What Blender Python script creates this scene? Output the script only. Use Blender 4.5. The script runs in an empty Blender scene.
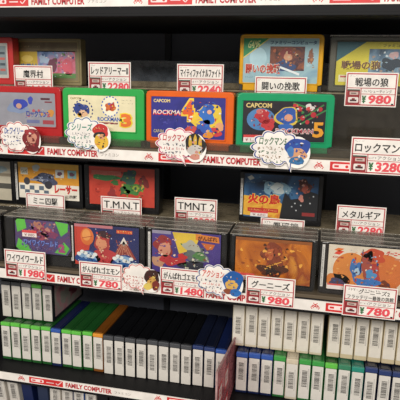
import bpy, bmesh, math, random
from mathutils import Matrix, Vector

SC = bpy.context.scene
COL = SC.collection
Z0 = 1.45                      # eye height of the photographer, metres
MM = 0.001
def W(x, y, z): return Vector((x*MM, y*MM, z*MM + Z0))

# ------------------------------------------------------------------ materials
def lin(h):
    h = h.lstrip('#')
    v = [int(h[i:i+2], 16)/255 for i in (0, 2, 4)]
    return [c/12.92 if c <= .04045 else ((c+.055)/1.055)**2.4 for c in v]
MATS = {}
def mat(hexc, rough=.5, var=.10, scale=60, spec=.5):
    key = (hexc, rough, var, scale, spec)
    if key in MATS: return MATS[key]
    m = bpy.data.materials.new('paint_' + hexc.lstrip('#')); m.use_nodes = True
    nt = m.node_tree; b = nt.nodes['Principled BSDF']
    tc = nt.nodes.new('ShaderNodeTexCoord'); n = nt.nodes.new('ShaderNodeTexNoise')
    n.inputs['Scale'].default_value = scale; n.inputs['Detail'].default_value = 3
    r = nt.nodes.new('ShaderNodeValToRGB'); c = lin(hexc)
    r.color_ramp.elements[0].position = .3; r.color_ramp.elements[1].position = .7
    r.color_ramp.elements[0].color = [x*(1-var) for x in c] + [1]
    r.color_ramp.elements[1].color = [min(1, x*(1+var)) for x in c] + [1]
    nt.links.new(tc.outputs['Object'], n.inputs['Vector'])
    nt.links.new(n.outputs['Fac'], r.inputs['Fac'])
    nt.links.new(r.outputs['Color'], b.inputs['Base Color'])
    b.inputs['Roughness'].default_value = rough
    b.inputs['Specular IOR Level'].default_value = spec
    MATS[key] = m; return m
def paint(name, cols, scale=40, rough=.35, detail=6, dist=1.2):
    """painterly print: noise through a colour ramp"""
    if name in MATS: return MATS[name]
    m = bpy.data.materials.new(name); m.use_nodes = True
    nt = m.node_tree; b = nt.nodes['Principled BSDF']
    tc = nt.nodes.new('ShaderNodeTexCoord'); n = nt.nodes.new('ShaderNodeTexNoise')
    n.inputs['Scale'].default_value = scale; n.inputs['Detail'].default_value = detail
    n.inputs['Distortion'].default_value = dist
    r = nt.nodes.new('ShaderNodeValToRGB')
    el = r.color_ramp.elements
    k = len(cols)
    el[0].position = .25; el[0].color = lin(cols[0]) + [1]
    el[1].position = .75; el[1].color = lin(cols[-1]) + [1]
    for i in range(1, k-1):
        e = el.new(.25 + .5*i/(k-1)); e.color = lin(cols[i]) + [1]
    nt.links.new(tc.outputs['Object'], n.inputs['Vector'])
    nt.links.new(n.outputs['Fac'], r.inputs['Fac'])
    nt.links.new(r.outputs['Color'], b.inputs['Base Color'])
    b.inputs['Roughness'].default_value = rough
    MATS[name] = m; return m
def clear(name, tint='#ffffff', haze=.06, hazecol='#9a968e', gloss=.06, rough=.12):
    """thin clear plastic: mostly see-through, a little milky, a little shiny"""
    if name in MATS: return MATS[name]
    m = bpy.data.materials.new(name); m.use_nodes = True
    nt = m.node_tree; nt.nodes.remove(nt.nodes['Principled BSDF'])
    out = nt.nodes['Material Output']
    t = nt.nodes.new('ShaderNodeBsdfTransparent'); t.inputs[0].default_value = lin(tint) + [1]
    d = nt.nodes.new('ShaderNodeBsdfDiffuse'); d.inputs[0].default_value = lin(hazecol) + [1]
    g = nt.nodes.new('ShaderNodeBsdfGlossy'); g.inputs['Roughness'].default_value = rough
    tc = nt.nodes.new('ShaderNodeTexCoord'); n = nt.nodes.new('ShaderNodeTexNoise')
    n.inputs['Scale'].default_value = 90
    mr = nt.nodes.new('ShaderNodeMapRange')
    mr.inputs['From Min'].default_value = .3; mr.inputs['From Max'].default_value = .7
    mr.inputs['To Min'].default_value = haze*.7; mr.inputs['To Max'].default_value = haze*1.3
    nt.links.new(tc.outputs['Object'], n.inputs['Vector']); nt.links.new(n.outputs['Fac'], mr.inputs['Value'])
    m1 = nt.nodes.new('ShaderNodeMixShader'); m2 = nt.nodes.new('ShaderNodeMixShader')
    nt.links.new(mr.outputs['Result'], m1.inputs[0])
    nt.links.new(t.outputs[0], m1.inputs[1]); nt.links.new(d.outputs[0], m1.inputs[2])
    m2.inputs[0].default_value = gloss
    nt.links.new(m1.outputs[0], m2.inputs[1]); nt.links.new(g.outputs[0], m2.inputs[2])
    nt.links.new(m2.outputs[0], out.inputs['Surface'])
    MATS[name] = m; return m

# ------------------------------------------------------------------ object helpers
def tag(o, label=None, cat=None, group=None, kind=None):
    if label: o['label'] = label
    if cat: o['category'] = cat
    if group: o['group'] = group
    if kind: o['kind'] = kind
    return o
def link(name, me, parent=None, loc=None, rot=None):
    o = bpy.data.objects.new(name, me); COL.objects.link(o)
    if parent is not None: o.parent = parent
    if loc is not None: o.location = loc
    if rot is not None: o.rotation_euler = rot
    return o
def empty(name, loc, rot=(0, 0, 0)):
    o = link(name, None, None, loc, rot); o.empty_display_size = .02; return o
def add_box(bm, x0, x1, y0, y1, z0, z1, bev=0, seg=2, mi=0):
    vs = [bm.verts.new((x*MM, y*MM, z*MM)) for x in (x0, x1) for y in (y0, y1) for z in (z0, z1)]
    fs = [bm.faces.new([vs[i] for i in q]) for q in
          ((0, 1, 3, 2), (4, 6, 7, 5), (0, 4, 5, 1), (2, 3, 7, 6), (0, 2, 6, 4), (1, 5, 7, 3))]
    for f_ in fs: f_.material_index = mi
    if bev:
        es = list({e for f_ in fs for e in f_.edges})
        bmesh.ops.bevel(bm, geom=es, offset=bev*MM, segments=seg, affect='EDGES', profile=.5)
def finish(bm, name, mats, parent=None, loc=None, rot=None, smooth=False):
    bmesh.ops.recalc_face_normals(bm, faces=bm.faces)
    me = bpy.data.meshes.new(name); bm.to_mesh(me); bm.free()
    for m in (mats if isinstance(mats, (list, tuple)) else [mats]): me.materials.append(m)
    if smooth:
        for p in me.polygons: p.use_smooth = True
    return link(name, me, parent, loc, rot)
def box_obj(name, m, x0, x1, y0, y1, z0, z1, parent=None, loc=None, bev=0, rot=None):
    bm = bmesh.new(); add_box(bm, x0, x1, y0, y1, z0, z1, bev)
    return finish(bm, name, m, parent, loc, rot)

# ------------------------------------------------------------------ flat printed matter
TXT = {}
def text_geo(s, bold=0.):
    k = (s, bold)
    if k in TXT: return TXT[k]
    c = bpy.data.curves.new('lettering', 'FONT'); c.body = s; c.resolution_u = 2; c.offset = bold
    o = bpy.data.objects.new('lettering', c); COL.objects.link(o)
    bpy.context.view_layer.update()
    me = bpy.data.meshes.new_from_object(o.evaluated_get(bpy.context.evaluated_depsgraph_get()))
    v = [(p.co.x, p.co.y) for p in me.vertices]; f = [tuple(p.vertices) for p in me.polygons]
    bpy.data.objects.remove(o); bpy.data.curves.remove(c); bpy.data.meshes.remove(me)
    xs = [p[0] for p in v]; ys = [p[1] for p in v]
    x0, x1, y0, y1 = min(xs), max(xs), min(ys), max(ys)
    v = [((p[0]-x0)/(x1-x0), (p[1]-y0)/max(1e-6, y1-y0)) for p in v]
    TXT[k] = (v, f); return TXT[k]
class Print:
    """a printed sheet in its own plane: x right, z up, facing -y; mm"""
    STEP = .11
    def __init__(s, seed=1): s.v = []; s.f = []; s.mi = []; s.m = []; s.rnd = random.Random(seed)
    def _m(s, c, rough=.45):
        m = c if not isinstance(c, str) else mat(c, rough)
        if m not in s.m: s.m.append(m)
        return s.m.index(m)
    def raw(s, vs, fs, c, n):
        b = len(s.v); y = -n*s.STEP; i = s._m(c)
        s.v += [(x*MM, y*MM, z*MM) for x, z in vs]
        for f_ in fs: s.f.append([b+k for k in f_]); s.mi.append(i)
    def poly(s, pts, c, n=1): s.raw(pts, [range(len(pts))], c, n)
    def rect(s, x0, z0, x1, z1, c, n=1): s.poly([(x0, z0), (x1, z0), (x1, z1), (x0, z1)], c, n)
    def frame(s, x0, z0, x1, z1, w, c, n=1):
        s.rect(x0, z0, x1, z0+w, c, n); s.rect(x0, z1-w, x1, z1, c, n)
        s.rect(x0, z0+w, x0+w, z1-w, c, n); s.rect(x1-w, z0+w, x1, z1-w, c, n)
    def line(s, a, b, w, c, n=1):
        dx, dz = b[0]-a[0], b[1]-a[1]; L = math.hypot(dx, dz) or 1
        px, pz = -dz/L*w/2, dx/L*w/2
        s.poly([(a[0]-px, a[1]-pz), (b[0]-px, b[1]-pz), (b[0]+px, b[1]+pz), (a[0]+px, a[1]+pz)], c, n)
    def ell(s, cx, cz, rx, rz, c, n=1, k=24, a0=0, a1=2*math.pi):
        s.poly([(cx+rx*math.cos(a0+(a1-a0)*i/k), cz+rz*math.sin(a0+(a1-a0)*i/k)) for i in range(k + (a1-a0 < 6.2))], c, n)
    def blob(s, cx, cz, rx, rz, c, n=1, seed=0, amp=.2, k=28):
        r = random.Random(seed); ph = [r.uniform(0, 6.28) for _ in range(4)]
        o = []
        for i in range(k):
            a = 6.2832*i/k
            q = 1+amp*(math.sin(2*a+ph[0])*.4+math.sin(3*a+ph[1])*.4+math.sin(5*a+ph[2])*.3)
            o.append((cx+rx*q*math.cos(a), cz+rz*q*math.sin(a)))
        s.poly(o, c, n)
    def ring(s, cx, cz, rx, rz, w, c, n=1, k=28, dash=False):
        for i in range(k):
            if dash and i % 2: continue
            a, b = 6.2832*i/k, 6.2832*(i+1)/k
            s.poly([(cx+rx*math.cos(a), cz+rz*math.sin(a)), (cx+rx*math.cos(b), cz+rz*math.sin(b)),
                    (cx+(rx-w)*math.cos(b), cz+(rz-w)*math.sin(b)), (cx+(rx-w)*math.cos(a), cz+(rz-w)*math.sin(a))][::-1], c, n)
    def text(s, t, x0, z0, x1, z1, c, n=2, bold=0., shear=0.):
        v, f_ = text_geo(t, bold)
        s.raw([(x0+p[0]*(x1-x0)+shear*p[1]*(z1-z0), z0+p[1]*(z1-z0)) for p in v], f_, c, n)
    def scribble(s, x0, x1, z, h, c, n=2, w=.4, gap=1.35):
        x = x0
        while x < x1-h*.5:
            g = s.rnd.choice((3, 3, 4, 2))
            for _ in range(g):
                a = (x+s.rnd.uniform(0, h*.85), z+s.rnd.uniform(-.5, .5)*h)
                if s.rnd.random() < .5: b = (x+s.rnd.uniform(0, h*.9), a[1]+s.rnd.uniform(-.12, .12)*h)
                else: b = (a[0]+s.rnd.uniform(-.2, .2)*h, z+s.rnd.uniform(-.5, .5)*h)
                s.line(a, b, w, c, n)
            x += h*gap*s.rnd.uniform(.75, 1.05)
    def slab(s, outline, t, c):
        """card of thickness t behind the printed face: outline counter-clockwise"""
        i = s._m(c); b = len(s.v); k = len(outline)
        s.v += [(x*MM, 0, z*MM) for x, z in outline] + [(x*MM, t*MM, z*MM) for x, z in outline]
        s.f.append(list(range(b, b+k))); s.f.append(list(range(b+2*k-1, b+k-1, -1))); s.mi += [i, i]
        for j in range(k):
            q = (j+1) % k
            s.f.append([b+q, b+j, b+k+j, b+k+q]); s.mi.append(i)
    def busy(s, x0, z0, x1, z1, cols, n, k, seed, r0=.7, r1=2.6):
        r = random.Random(seed)
        for i in range(k):
            q = r.uniform(r0, r1); c = r.choice(cols); x, z = r.uniform(x0+q, x1-q), r.uniform(z0+q, z1-q)
            if r.random() < .3: s.line((x-q*.9, z-q*r.uniform(-.8, .8)), (x+q*.9, z+q*r.uniform(-.8, .8)), r.uniform(.4, .9), c, n+.1+i*.02)
            else: s.blob(x, z, q*r.uniform(.5, 1), q*r.uniform(.35, 1), c, n+.1+i*.02, seed*97+i, .4, 12)
    def build(s, name, parent=None, loc=None, rot=None):
        me = bpy.data.meshes.new(name); me.from_pydata(s.v, [], [list(f_) for f_ in s.f])
        for m in s.m: me.materials.append(m)
        me.polygons.foreach_set('material_index', s.mi); me.update()
        return link(name, me, parent, loc, rot)
def rr(x0, z0, x1, z1, r, k=4):
    o = []
    for cx, cz, a in ((x1-r, z0+r, -90), (x1-r, z1-r, 0), (x0+r, z1-r, 90), (x0+r, z0+r, 180)):
        for i in range(k+1):
            t = math.radians(a+90*i/k); o.append((cx+r*math.cos(t), cz+r*math.sin(t)))
    return o

# ------------------------------------------------------------------ colours
BLACK = mat('#0c0c0f', .6, .12, 12, .25)
PANEL = mat('#5c606b', .55, .12, 6)
BLACKUP = mat('#24262b', .5, .1, 10)
TAN = mat('#5d5140', .6, .15, 14)
WHITE = '#efe9e2'; RED = '#d02c2c'; DRED = '#8f2428'; INK = '#191919'
BACK_Y = 270

# ------------------------------------------------------------------ the shelving unit
unit = empty('display_shelving', W(-150, 270, -700))
tag(unit, 'black metal store shelving holding game cartridges on stepped tiers', 'shelf unit')
U = Vector((.150, -.270, .700-Z0)) + Vector((0, 0, Z0))      # from the unit's foot to the mm origin
def upart(name, m, x0, x1, y0, y1, z0, z1, bev=0):
    return box_obj(name, m, x0, x1, y0, y1, z0, z1, unit, U, bev)
XL, XR = -640, 330
wb = box_obj('wall_back', PANEL, XL, XR, BACK_Y, BACK_Y+12, -700, 330, None, (0, 0, Z0)); wb['kind'] = 'structure'
for x in (-261, 7):
    upart('upright', BLACKUP, x-5, x+5, BACK_Y-6, BACK_Y, -700, 330)
for z0, z1 in ((70, 96), (-106, -91), (-281, -263), (-440, -426), (-545, -516)):
    bm = bmesh.new(); add_box(bm, XL, XR, 0, BACK_Y-6, z0, z1, 1.2)
    add_box(bm, XL, XR, -.5, 5, z0-1, z0+3, .8)                 # rolled lower edge of the lip
    finish(bm, 'shelf_board', BLACK, unit, U)
for z0, z1 in ((-91, -87.5), (-263, -258.5)):
    upart('shelf_liner', TAN, XL, XR, 1, BACK_Y-8, z0, z1, .5)

# ------------------------------------------------------------------ printed price strips
def strip(z0, z1, F, label, period=207):
    p = Print(3); h = z1-z0; p.slab([(XL, 0), (XR, 0), (XR, h), (XL, h)], 1.2, WHITE)
    k = -2
    while True:
        x = F+k*period; k += 1
        if x > XR: break
        if x-60 > XL:
            p.rect(x-57, h*.1, x-4, h*.9, RED, 1)
            p.text('FAMILY COMPUTER', x, h*.17, x+70, h*.83, '#b8202a', 1, .042)
            p.text('ファミコン', x+74, h*.3, x+98, h*.62, '#8a7f78', 1)
            # little white pad drawing in the red box
            p.poly(rr(x-54, h*.3, x-34, h*.72, 1.5), '#f3dcd8', 2)
            p.rect(x-52, h*.42, x-47, h*.6, RED, 3); p.ell(x-38, h*.5, 1.8, 1.8, RED, 3, 10)
            p.rect(x-30, h*.42, x-18, h*.52, '#f3dcd8', 2)
            p.line((x-15, h*.5), (x-12, h*.3), 1.2, '#f3dcd8', 2); p.line((x-12, h*.3), (x-6, h*.8), 1.2, '#f3dcd8', 2)
        xi = x+131
        if XL+5 < xi < XR-20:                                   # small red pixel ornament
            for a, b in ((2, 0), (10, 0), (1, 1), (4, 1), (8, 1), (11, 1), (2, 2), (3, 2), (5, 2), (6, 2), (7, 2), (9, 2), (10, 2),
                         (3, 3), (4, 3), (6, 3), (8, 3), (9, 3), (5, 4), (6, 4), (7, 4), (4, 5), (8, 5)):
                p.rect(xi+a, h*.18+b*1.35, xi+a+1.05, h*.18+b*1.35+1.4, RED, 1)
    o = p.build('price_strip', None, W(0, -1.2, z0))
    return tag(o, label, 'shelf strip', 'red and white printed strips on the shelf fronts')
strip(80.5, 94, -359, 'topmost red and white printed shelf strip at upper edge')
strip(-103.5, -90.5, -346, 'printed shelf strip below the green and orange cartridges')
strip(-278, -264.5, -339, 'printed shelf strip above the rows of barcoded spines')
strip(-436.5, -425, -333, 'lowest printed shelf strip, under the front row of barcoded spines')

# ------------------------------------------------------------------ clear acrylic risers
ACR = clear('clear_acrylic', '#e8e8e4', .16, '#6d665c', .05)
ACRT = clear('clear_acrylic_top', '#e0dcd4', .5, '#a89a80', .1)
ACRB = clear('clear_acrylic_back', '#d0d4d8', .5, '#7a828c', .05)
def riser(y0, ztop, zbot, label):
    e = empty('acrylic_riser', W(-150, y0, zbot)); tag(e, label, 'riser', 'clear acrylic risers')
    o = Vector((.150, -y0*MM, -zbot*MM))
    box_obj('riser_front', ACR, XL, XR, y0, y0+2, zbot, ztop-2, e, o, .3)
    box_obj('riser_top', ACRT, XL, XR, y0, y0+110, ztop-2, ztop, e, o, .3)
    return e, o
rB, oB = riser(66, -15, -87.5, 'clear acrylic riser under the rear cartridges of upper shelf')
box_obj('riser_back', ACRB, -345, 300, 176, 178, -15, 24, rB, oB, .3)
box_obj('riser_back_foot', ACRT, -345, 300, 150, 176, -15, -7, rB, oB, .3)
box_obj('tray_lip', ACR, XL, XR, .3, 1.3, -87.5, -77, rB, oB, .2)
rC, oC = riser(67, -191, -258.5, 'clear acrylic riser under the rear cartridges of second shelf')

# ------------------------------------------------------------------ cartridges
CASE = clear('clear_case', '#ffffff', .012, '#b8b4ac', .016, .15)
CASET = clear('clear_case_top', '#f4f4f2', .13, '#b8b0a4', .1, .2)
RIM_GLINT = clear('clear_case_rim_glint', '#f4f4f2', .45, '#c4bcb0', .12, .25)  # rim whitened to paint in light reflected along the lid edges
def shell_bm(w, h, t, lab=None, notch=True):
    """cartridge shell, origin bottom centre of the front face, going back in +y"""
    bm = bmesh.new()
    a = w/2
    if notch:
        out = [(-a+5, 0), (a-5, 0), (a-5, 7), (a, 8.5)]
        out += [(a, h-5), (a-1.4, h-1.4), (a-5, h), (-a+5, h), (-a+1.4, h-1.4), (-a, h-5), (-a, 8.5), (-a+5, 7)]
    else:
        out = rr(-a, 0, a, h, 2.5, 2)
    vs = [bm.verts.new((x*MM, 0, z*MM)) for x, z in out]
    f_ = bm.faces.new(vs)
    r = bmesh.ops.extrude_face_region(bm, geom=[f_])
    bmesh.ops.translate(bm, vec=(0, t*MM, 0), verts=[v for v in r['geom'] if isinstance(v, bmesh.types.BMVert)])
    es = [e for e in bm.edges if abs(e.verts[0].co.y-e.verts[1].co.y) < 1e-7]
    bmesh.ops.bevel(bm, geom=es, offset=1.3*MM, segments=2, affect='EDGES', profile=.5)
    if lab:                                                     # raised lip round the label
        x0, z0, x1, z1 = lab; q = 1.4
        for b in ((x0-q, x1+q, z0-q, z0), (x0-q, x1+q, z1, z1+q), (x0-q, x0, z0, z1), (x1, x1+q, z0, z1)):
            add_box(bm, b[0], b[1], -.9, .5, b[2], b[3], .3, 1)
    return bm
def cartridge(x, y, z, w, h, t, col, lab, art, label, yaw=0, case=False, rough=.28, group=None, end=None, notch=True, name='game_cartridge'):
    """x = left edge of the shell front, y = front, z = bottom (mm); lab = label rect from the left bottom corner"""
    e = empty(name, W(x+w/2, y, z), (0, 0, math.radians(yaw)))
    tag(e, label, 'game cartridge', group)
    L = (lab[0]-w/2, lab[1], lab[2]-w/2, lab[3]) if lab else None
    m = col if not isinstance(col, str) else mat(col, rough, .06)
    if case and lab is None: m = col if not isinstance(col, str) else mat(col, rough, .06)
    sh = finish(shell_bm(w, h, t, L, notch), 'shell', m, e, (0, 0, .0012 if case else 0))
    if notch:
        for s in (-1, 1): box_obj('connector_guard', mat('#2e2a26', .6), s*(w/2-2.2)-2, s*(w/2-2.2)+2, 2, t-2, .3, 6.6, sh, (0, 0, 0), .3)
    if lab:
        p = Print(len(label)); lw, lh = lab[2]-lab[0], lab[3]-lab[1]
        art(p, lw, lh)
        p.build('label_sticker', e, (L[0]*MM, -.0003, L[1]*MM + (.0012 if case else 0)))
    if end:                                                     # white barcode sticker down the left border
        p = Print(5); zz0, zz1 = end
        p.slab([(0, 0), (3.2, 0), (3.2, zz1-zz0), (0, zz1-zz0)], .1, '#d8d6d0')
        zz = 2.
        while zz < zz1-zz0-3: p.rect(.6, zz, 2.2, zz+.5, '#55524e', 1); zz += p.rnd.uniform(.8, 1.6)
        p.build('end_sticker', e, ((-w/2+1.4)*MM, -.0002, zz0*MM))
    if case:
        a, T = w/2+1.2, t+.8
        bm = bmesh.new()
        add_box(bm, -a, a, -.9, -.5, 0, h+2.2); add_box(bm, -a, -a+.5, -.5, T-.5, 0, h+2.2)
        add_box(bm, a-.5, a, -.5, T-.5, 0, h+2.2)
        finish(bm, 'clear_case', CASE, e)
        bm = bmesh.new(); add_box(bm, -a, a, -.9, T-.6, h+2.3, h+2.9, .25, 1)
        lid = finish(bm, 'case_lid', CASET, e)
        bm = bmesh.new(); add_box(bm, -a, a, -1.1, -.3, h+1.9, h+3., .2, 1); add_box(bm, -a, a, T-1.4, T-.6, h+2.2, h+3.1, .2, 1)
        add_box(bm, -a-.1, -a+.6, -.4, T-1.3, h+2.1, h+3., .15, 1); add_box(bm, a-.6, a+.1, -.4, T-1.3, h+2.1, h+3., .15, 1)
        finish(bm, 'lid_rim_glint', RIM_GLINT, lid)
    return e
def clamp_rect(p, W_, H_, x0, z0, x1, z1, c, n): p.rect(max(0, x0), max(0, z0), min(W_, x1), min(H_, z1), c, n)

# ---- label pictures (plain generic pictures in the colours of the originals)
def art_red(p, w, h):
    p.slab(rr(0, 0, w, h, 2), .3, '#8f8f98')
    p.blob(w*.42, h*.55, 14, 8, '#7f8fae', 1, 3); p.blob(w*.46, h*.66, 10, 7, '#2f3fa4', 2, 4, .15); p.ell(w*.44, h*.6, 4, 3.4, '#c49a86', 3)
    p.blob(w*.62, h*.78, 3.5, 5, '#3a46a8', 2, 2)
    p.text('ロックマン2', w*.55, h*.28, w*.9, h*.48, '#2d3f97', 3, .03)
    p.blob(w*.93, h*.42, 4, 5, '#c98a3c', 2, 8); p.rect(w*.78, h*.8, w*.92, h*.86, '#4d2430', 1); p.rect(w*.84, h*.72, w*.95, h*.76, '#7a3038', 1)
    p.rect(w*.8, h*.08, w*.97, h*.2, '#a04048', 1); p.rect(w*.55, h*.1, w*.75, h*.2, '#6a7098', 1)
    p.busy(w*.5, h*.25, w*.95, h*.55, ['#3a4aa0', '#6a70a8', '#a8a8b4', '#c08a4c', '#b05058'], 3, 22, 1)
def art_green(p, w, h):
    p.slab(rr(0, 0, w, h, 1.5), .3, '#e3d9b4')
    p.text('CAPCOM', 3, h-5.5, 18, h-2.8, '#8a7a3c', 1, .02)
    p.ring(w*.22, h*.56, 14, 14, 1.6, '#2c3a78', 1, 36, True); p.blob(w*.2, h*.58, 10, 9, '#2a3f86', 2, 7); p.blob(w*.22, h*.48, 6, 4.4, '#e0b48c', 3, 3); p.ell(w*.17, h*.44, 3, 3, '#d8a020', 3)
    p.ell(w*.63, h*.7, 11, 12, '#f1ead2', 1); p.ring(w*.63, h*.7, 12, 13, 1.5, '#3d62b8', 2, 34, True); p.blob(w*.63, h*.68, 6.5, 5, '#c8642c', 3, 9, .4); p.blob(w*.66, h*.72, 3.4, 3, '#b8302c', 4, 2)
    p.scribble(w*.8, w*.96, h*.88, 1.6, '#8a8672', 1, .3); p.scribble(w*.8, w*.96, h*.8, 1.6, '#8a8672', 1, .3)
    p.text('ROCKMAN', w*.44, h*.28, w*.78, h*.4, '#2c55a8', 2, .03); p.rect(w*.46, h*.2, w*.74, h*.25, '#8a3a3c', 1)
    p.text('3', w*.765, h*.1, w*.965, h*.54, '#e8cf38', 2, .12); p.text('3', w*.785, h*.13, w*.945, h*.51, '#e0702c', 3, .05)
    p.busy(w*.1, h*.4, w*.3, h*.75, ['#22306c', '#3c5cac', '#e0c0a0', '#182048'], 4, 14, 2, .5, 2); p.busy(w*.55, h*.55, w*.72, h*.84, ['#c05030', '#e0b040', '#803028', '#3c6cb0'], 5, 14, 3, .5, 1.8); p.busy(w*.46, h*.14, w*.76, h*.28, ['#4a4a58', '#a05048', '#d8d0b0'], 3, 12, 4, .5, 1.4)
def art_orange(p, w, h):
    p.slab(rr(0, 0, w, h, 2), .3, paint('indigo_print', ['#2b2c74', '#35358a', '#2a2f7c'], 50))
    p.text('CAPCOM', 3, h-7, 24, h-3, '#e8cf8c', 1, .03)
    p.text('ROCKMAN', 2, h*.55, w*.46, h*.68, '#d83030', 2, .05, .15); p.text('ROCKMAN', 2.6, h*.58, w*.46, h*.68, '#efe6dc', 3, .01, .15)
    p.text('CAP-R4', 3, h*.12, 16, h*.2, '#c8b878', 1, .01)
    p.text('4', w*.41, h*.4, w*.6, h*.98, '#efc63c', 3, .12); p.text('4', w*.43, h*.45, w*.58, h*.93, '#dd5a24', 4, .05)
    p.blob(w*.78, h*.5, 17, 19, '#e2c23a', 2, 13, .3); p.blob(w*.76, h*.6, 10, 11, '#2f6dbf', 3, 5, .3); p.blob(w*.72, h*.32, 9, 7, '#3158b0', 3, 6, .3)
    p.ell(w*.8, h*.72, 6, 6, '#2a55a8', 4); p.ell(w*.79, h*.66, 3, 2.6, '#e0a888', 5)
    p.blob(w*.54, h*.2, 7, 6, '#c04a44', 3, 15, .3); p.blob(w*.87, h*.18, 7, 6, '#cc3a3c', 3, 16, .3); p.blob(w*.93, h*.32, 5, 5, '#e0a070', 3, 17); p.blob(w*.78, h*.1, 6, 4, '#e0902c', 4, 18)
    p.busy(w*.44, h*.08, w*.98, h*.95, ['#e0c040', '#2f6dbf', '#c83c34', '#1f2a68', '#e0a888', '#3c3c8c', '#e8e0d0'], 5, 60, 5, .6, 2.4); p.busy(2, h*.3, w*.4, h*.5, ['#3a3a90', '#26286c', '#4848a0'], 1, 14, 6)
def art_teal(p, w, h):
    p.slab(rr(0, 0, w, h, 1.5), .3, paint('charcoal_print', ['#222028', '#2e2a30', '#26282c'], 60))
    p.text('CAPCOM', 3.5, h-8, 34, h-2.4, '#d9c27c', 1, .03)
    p.ell(w*.22, h*.55, 17, 13, '#4d80b4', 1); p.blob(w*.24, h*.62, 9, 8, '#b83038', 2, 5, .3); p.blob(w*.31, h*.42, 9, 6.5, '#c43a3e', 2, 6, .35); p.ell(w*.2, h*.74, 4, 3, '#c86a64', 3)
    for x, z, r in ((.68, .82, 3), (.85, .68, 3.4), (.72, .6, 3), (.78, .5, 2.6), (.62, .9, 2.4), (.93, .82, 2.6)): p.ell(w*x, h*z, r, r, '#b82c38', 2, 12)
    for a, b in (((w*.66, h*.5), (w*.97, h*.93)), ((w*.7, h*.45), (w, h*.8)), ((w*.6, h*.96), (w*.8, h*.84))): p.line(a, b, 1.8, '#3c7a44', 1)
    p.blob(w*.8, h*.86, 5, 4, '#d8d0cc', 3, 9, .4); p.blob(w*.79, h*.83, 3, 2.4, '#c8403c', 4, 3)
    p.blob(w*.53, h*.62, 13, 12.5, '#d8bc4a', 3, 21, .2); p.blob(w*.53, h*.64, 11, 10.5, '#2e55a4', 4, 21, .2); p.ell(w*.55, h*.6, 5, 4.2, '#d89878', 5); p.blob(w*.52, h*.36, 8, 5, '#3565b4', 5, 8)
    p.text('ROCKMAN', w*.4, h*.2, w*.86, h*.34, '#e9d8d4', 6, .06); p.text('ROCKMAN', w*.41, h*.215, w*.855, h*.325, '#a83a48', 7, .01)
    p.text('5', w*.85, h*.12, w*.98, h*.5, '#e8a030', 7, .03); p.text('5', w*.855, h*.12, w*.985, h*.5, '#e8a030', 8)
    p.rect(1.5, -1, 24, 8, '#e8e0dc', 6); p.rect(1.5, 5, 24, 8, '#d04040', 7); p.text('¥ 1,180', 4, 0, 21, 4, '#8a4a48', 7)
    p.busy(w*.1, h*.3, w*.38, h*.8, ['#c83c40', '#8c2028', '#e0b0a8', '#4d80b4', '#5c2030'], 4, 24, 7, .6, 2); p.busy(w*.6, h*.42, w*.98, h*.95, ['#b82c38', '#3c7a44', '#d8d0cc', '#24202a', '#c87840'], 4, 34, 8, .6, 2); p.busy(w*.44, h*.46, w*.63, h*.84, ['#2e55a4', '#1c3474', '#5c8cd0', '#d89878'], 5.4, 16, 9, .6, 1.8)
def art_yellow(p, w, h):
    p.slab(rr(0, 0, w, h, 1.5), .3, paint('pale_blue_print', ['#86a9b8', '#98b8c0', '#7c9fb4'], 35))
    p.poly([(0, h*.58), (w*.34, h), (0, h)], '#2c8a58', 1)
    p.text('GAME', w*.05, h*.78, w*.2, h*.95, '#cfd690', 2, .02, .3)
    p.line((0, h*.56), (w*.35, h), 1.2, '#d8c86c', 2)
    p.ell(w*.2, h*.56, 11, 13, '#a9cad4', 1)
    p.text('ファミリーコンピュータ', w*.36, h*.86, w*.97, h*.95, '#1d3c63', 1, .03)
    x0, z0, x1, z1 = w*.36, h*.28, w*.82, h*.82
    p.rect(x0, z0, x1, z1, paint('dusk_print', ['#2e2228', '#7a4632', '#46303a', '#a8623c'], 55), 1)
    p.blob(w*.58, h*.66, 8, 7, '#7a3030', 2, 5); p.blob(w*.6, h*.58, 5, 5, '#c08a6c', 3, 7); p.blob(w*.58, h*.38, 11, 7, '#2e4470', 3, 9, .3)
    p.blob(w*.9, h*.6, 3, 10, '#8a5a44', 2, 3, .4)
    p.line((w*.5, h*.36), (w*.76, h*.2), 2.6, '#dfe4e6', 4)
    p.text('闘いの挽歌', w*.03, h*.2, w*.52, h*.44, '#e8dcd0', 4, .07); p.text('闘いの挽歌', w*.035, h*.21, w*.515, h*.43, '#b83c2c', 5, .03)
    p.scribble(w*.03, w*.45, h*.12, 2, '#3c5a78', 2, .4)
    p.busy(w*.38, h*.3, w*.8, h*.8, ['#a85c3c', '#d08a4c', '#2e2228', '#5c3030', '#40587c', '#c0a080'], 3, 40, 10, .7, 2.6); p.busy(w*.84, h*.35, w*.97, h*.8, ['#b0784c', '#7c5448', '#a8c0c8'], 2, 12, 11)
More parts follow.
